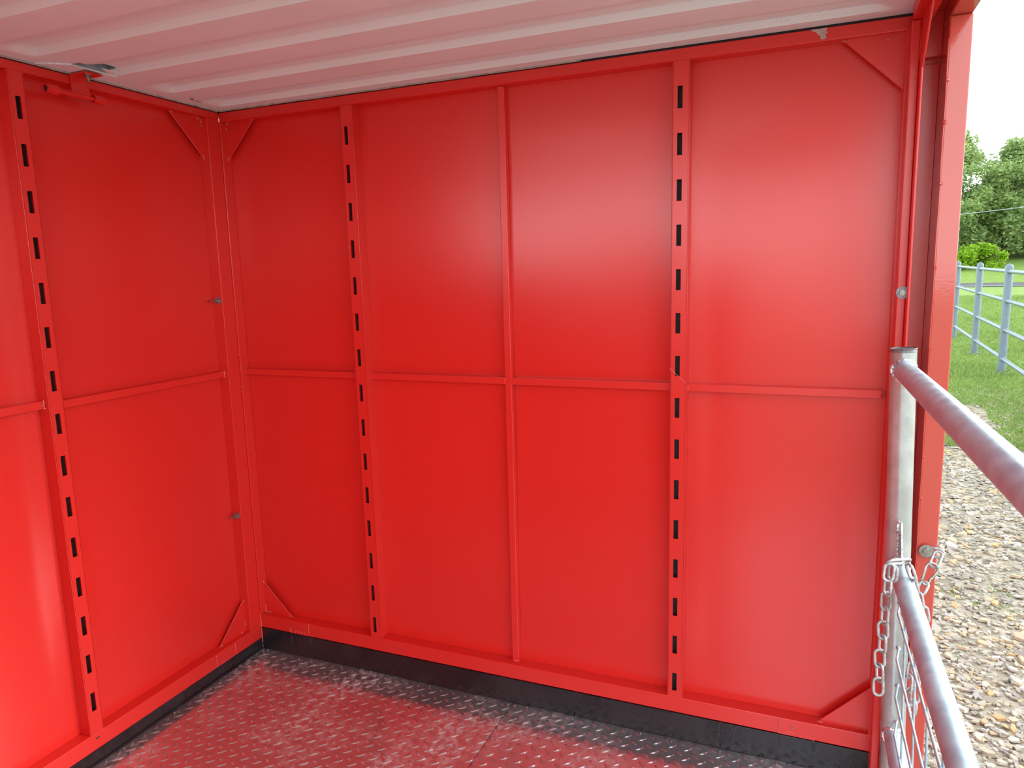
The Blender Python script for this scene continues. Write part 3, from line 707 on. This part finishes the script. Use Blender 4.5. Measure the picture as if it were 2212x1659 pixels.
def blades(bm):
    for k in range(80000):
        if k % 10 == 0:   # sparse tufts in the gravel
            y = rd.uniform(-1, 6.5)
            x = rd.uniform(2.8, 3.3 + (y + 2.3) * .32)
            if noise.noise(Vector((x * 1.3, y * 1.3, 4))) < .22: continue
            h = rd.uniform(.012, .035); w = .003
        else:
            y = 4.6 + 36 * rd.random() ** 2.1
            x = rd.uniform(2.2 + (y + 2.3) * .135, 2.9 + (y + 2.3) * .27)
            if y < 8 and noise.noise(Vector((x * .9, y * .9, 4))) < (.30 - (y - 4.6) * .22): continue
            h = rd.uniform(.02, .06) * (1 + .02 * y); w = .0035 * (1 + y * .06)
            if noise.noise(Vector((x * .4, y * .4, 9))) > .25: h *= 1.7
        z = terr(x, y); a = rd.uniform(0, 6.28); lx, ly = rd.gauss(0, .5) * h, rd.gauss(0, .5) * h
        dx, dy = math.cos(a) * w, math.sin(a) * w
        v = [bm.verts.new((x - dx, y - dy, z - .005)), bm.verts.new((x + dx, y + dy, z - .005)), bm.verts.new((x + lx * .4 + dx * .7, y + ly * .4 + dy * .7, z + h * .6)), bm.verts.new((x + lx, y + ly, z + h)), bm.verts.new((x + lx * .4 - dx * .7, y + ly * .4 - dy * .7, z + h * .6))]
        bm.faces.new(v)
bm = bmesh.new(); blades(bm); gb = link_obj('grass', bm, 'blades'); tag(gb, 'bright green grass and low weeds between the gravel and the road', 'grass', kind='stuff')

# road
ro = empty('road', (20, 60, GZ)); ro['kind'] = 'structure'
part('road_surface', lambda bm: box(bm, -60, 80, 55, 64.5, GZ - .05, GZ + .06), 'asphalt', ro)
part('edge_line', lambda bm: box(bm, -60, 80, 55.2, 55.9, GZ + .06, GZ + .065), 'line_white', ro)
part('edge_line', lambda bm: box(bm, -60, 80, 63.4, 64.0, GZ + .06, GZ + .065), 'line_yellow', ro)

# pipe fence
pf = empty('pipe_fence', (5.06, 11.05, GZ))
tag(pf, 'pale blue grey pipe fence with four rails beyond the gravel', 'fence')
FY = [2.6, 5.4, 8.23, 11.05, 13.87, 17.0, 20.1]
def fx(y): return 5.06 + (y - 11.05) * .046 if y >= 8.23 else 4.93 - (8.23 - y) * .05
for y in FY:
    zt = 1.575 + (y - 11.05) * .009
    part('fence_post', lambda bm: tube(bm, [(fx(y), y, GZ - .05), (fx(y), y, zt - .06), (fx(y), y, zt - .035), (fx(y), y, zt - .015), (fx(y), y, zt)], [.058, .058, .052, .036, .008], 20), 'fence', pf, True)
    if y in (11.05, 13.87): part('footing', lambda bm: tube(bm, [(fx(y), y, GZ - .05), (fx(y), y, GZ + .03)], .12, 14), 'concrete', pf)
for zr in (1.455, 1.0, .545, .09):
    part('fence_rail', lambda bm: tube(bm, [(fx(y), y, zr + (y - 11.05) * .009) for y in FY], .029, 16), 'fence', pf, True)
for y in FY[1:-1]:
    for zr in (1.455, 1.0, .545, .09):
        z = zr + (y - 11.05) * .009; d = Vector((.046, 1, .009)).normalized(); q_ = Vector((fx(y), y, z))
        part('rail_collar', lambda bm: tube(bm, [q_ - d * .085, q_ - d * .07, q_ + d * .07, q_ + d * .085], [.030, .037, .037, .030], 16), 'fence', pf, True)

# trees, bush
def make_tree(name, x, y, h, rad, nleaf, leaf, mat, seed, label, low=.12, group='trees beyond the road', cat='tree', sz=.20, nbl=26):
    r_ = random.Random(seed); z0 = terr(x, y)
    root = empty(name, (x, y, z0)); tag(root, label, cat, group)
    blobs = []
    for k in range(nbl):
        a = r_.uniform(0, 6.28); t = r_.uniform(low, .96); q = math.sin(min(1, (t - low) / (1 - low) * .9 + .18) * math.pi) ** .6
        rr_ = rad * q * math.sqrt(r_.random()) * .85
        blobs.append((Vector((x + rr_ * math.cos(a), y + rr_ * math.sin(a), z0 + h * t)), rad * r_.uniform(.14, .26)))
    def crown(bm):
        for k in range(nleaf):
            c_, br = blobs[k % len(blobs)]
            d = Vector((r_.gauss(0, 1), r_.gauss(0, 1), r_.gauss(0, .6))).normalized() * br * (r_.random() ** .4)
            d.z += -.05 * br + .25 * br * noise.noise((c_ + d) * .9)
            p = c_ + d; s = sz * r_.uniform(.6, 1.4)
            u_ = Vector((r_.gauss(0, 1), r_.gauss(0, 1), r_.gauss(0, .5))).normalized(); w_ = u_.orthogonal().normalized()
            w_ = (Matrix.Rotation(r_.uniform(0, 6.28), 3, u_) @ w_) * s * .42; u_ = u_ * s
            bm.faces.new([bm.verts.new(p + q) for q in (-u_, w_, u_, -w_)])
    part('crown', crown, mat, root)
    def trunk(bm):
        tube(bm, [(x, y, z0 - .2), (x + .1, y, z0 + h * .25), (x - .1, y + .1, z0 + h * .6), (x, y, z0 + h * .85)], [rad * .07, rad * .055, rad * .03, .03], 8)
        for c_, br in blobs[:14]:
            s = Vector((x, y, z0 + (c_.z - z0) * .5)); tube(bm, [s, s.lerp(c_, .5) + Vector((0, 0, .2)), c_], [rad * .03, rad * .018, .02], 6)
    part('trunk', trunk, 'bark', root, True)
    return root
make_tree('tree', 14.2, 78, 12.0, 5.6, 34000, 0, 'leaf_tree', 3, 'leafy green tree beside the red post, its crown the furthest left', low=.05, nbl=80, sz=.17)
make_tree('tree', 19.6, 80, 10.3, 6.0, 38000, 0, 'leaf_tree', 9, 'broad green tree right of the power line, sky showing through its crown', low=.08, nbl=90, sz=.17)
make_tree('tree', 27.5, 82, 11.2, 6.0, 14000, 0, 'leaf_tree', 14, 'green tree at the right edge of the photo beyond the road', low=.06, nbl=60)
make_tree('tree', 20.4, 92, 7.5, 6.5, 12000, 0, 'leaf_dark', 21, 'low dark tree mass under the broad green tree', low=.02)
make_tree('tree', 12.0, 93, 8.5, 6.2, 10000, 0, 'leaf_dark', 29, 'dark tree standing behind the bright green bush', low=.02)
make_tree('bush', 15.9, 73.5, 1.9, 2.9, 9000, 0, 'leaf_bush', 33, 'rounded bright yellow green bush in front of the trees', low=.08, group='shrubs beyond the road', cat='bush', sz=.14, nbl=34)
for k, (x, y, h, lab, mt_) in enumerate(((17.6, 74.5, 1.5, 'tall brown seeded weed stalk right of the bright bush', 'seed'), (20.5, 75, 1.3, 'tuft of upright green weeds below the dark trees', 'leaf_bush'))):
    z0 = terr(x, y); root = empty('weed', (x, y, z0)); tag(root, lab, 'weed', 'weeds by the trees')
    def stems(bm):
        r_ = random.Random(k)
        for q in range(5 if k == 0 else 16):
            dx = r_.gauss(0, .12 if k == 0 else .4); tube(bm, [(x + dx * .5, y, z0 - .05), (x + dx, y, z0 + h * r_.uniform(.6, 1))], [.03, .015], 5)
    part('stem', stems, mt_, root)
    def heads(bm):
        r_ = random.Random(k + 4)
        for q in range(40):
            t = r_.random(); blob(bm, (x + r_.gauss(0, .22 * (1 - t) + .05), y, z0 + h * (.6 + .5 * t)), .07, 1, .4, q, (1.4, .6, .6))
    part('seed_head' if k == 0 else 'leaf_cluster', heads, mt_, root)
cb = empty('power_line', (14, 62, 6)); 
def cable(bm):
    a = ray_pt(1700, 502, 60); b_ = ray_pt(2400, 424, 60)
    tube(bm, [a.lerp(b_, t / 16) - Vector((0, 0, .12 * math.sin(math.pi * t / 16))) for t in range(17)], .028, 6)
bpy.data.objects.remove(cb)
bm = bmesh.new(); cable(bm); cb = link_obj('power_line', bm, 'cable'); tag(cb, 'thin grey power line crossing in front of the trees', 'cable')
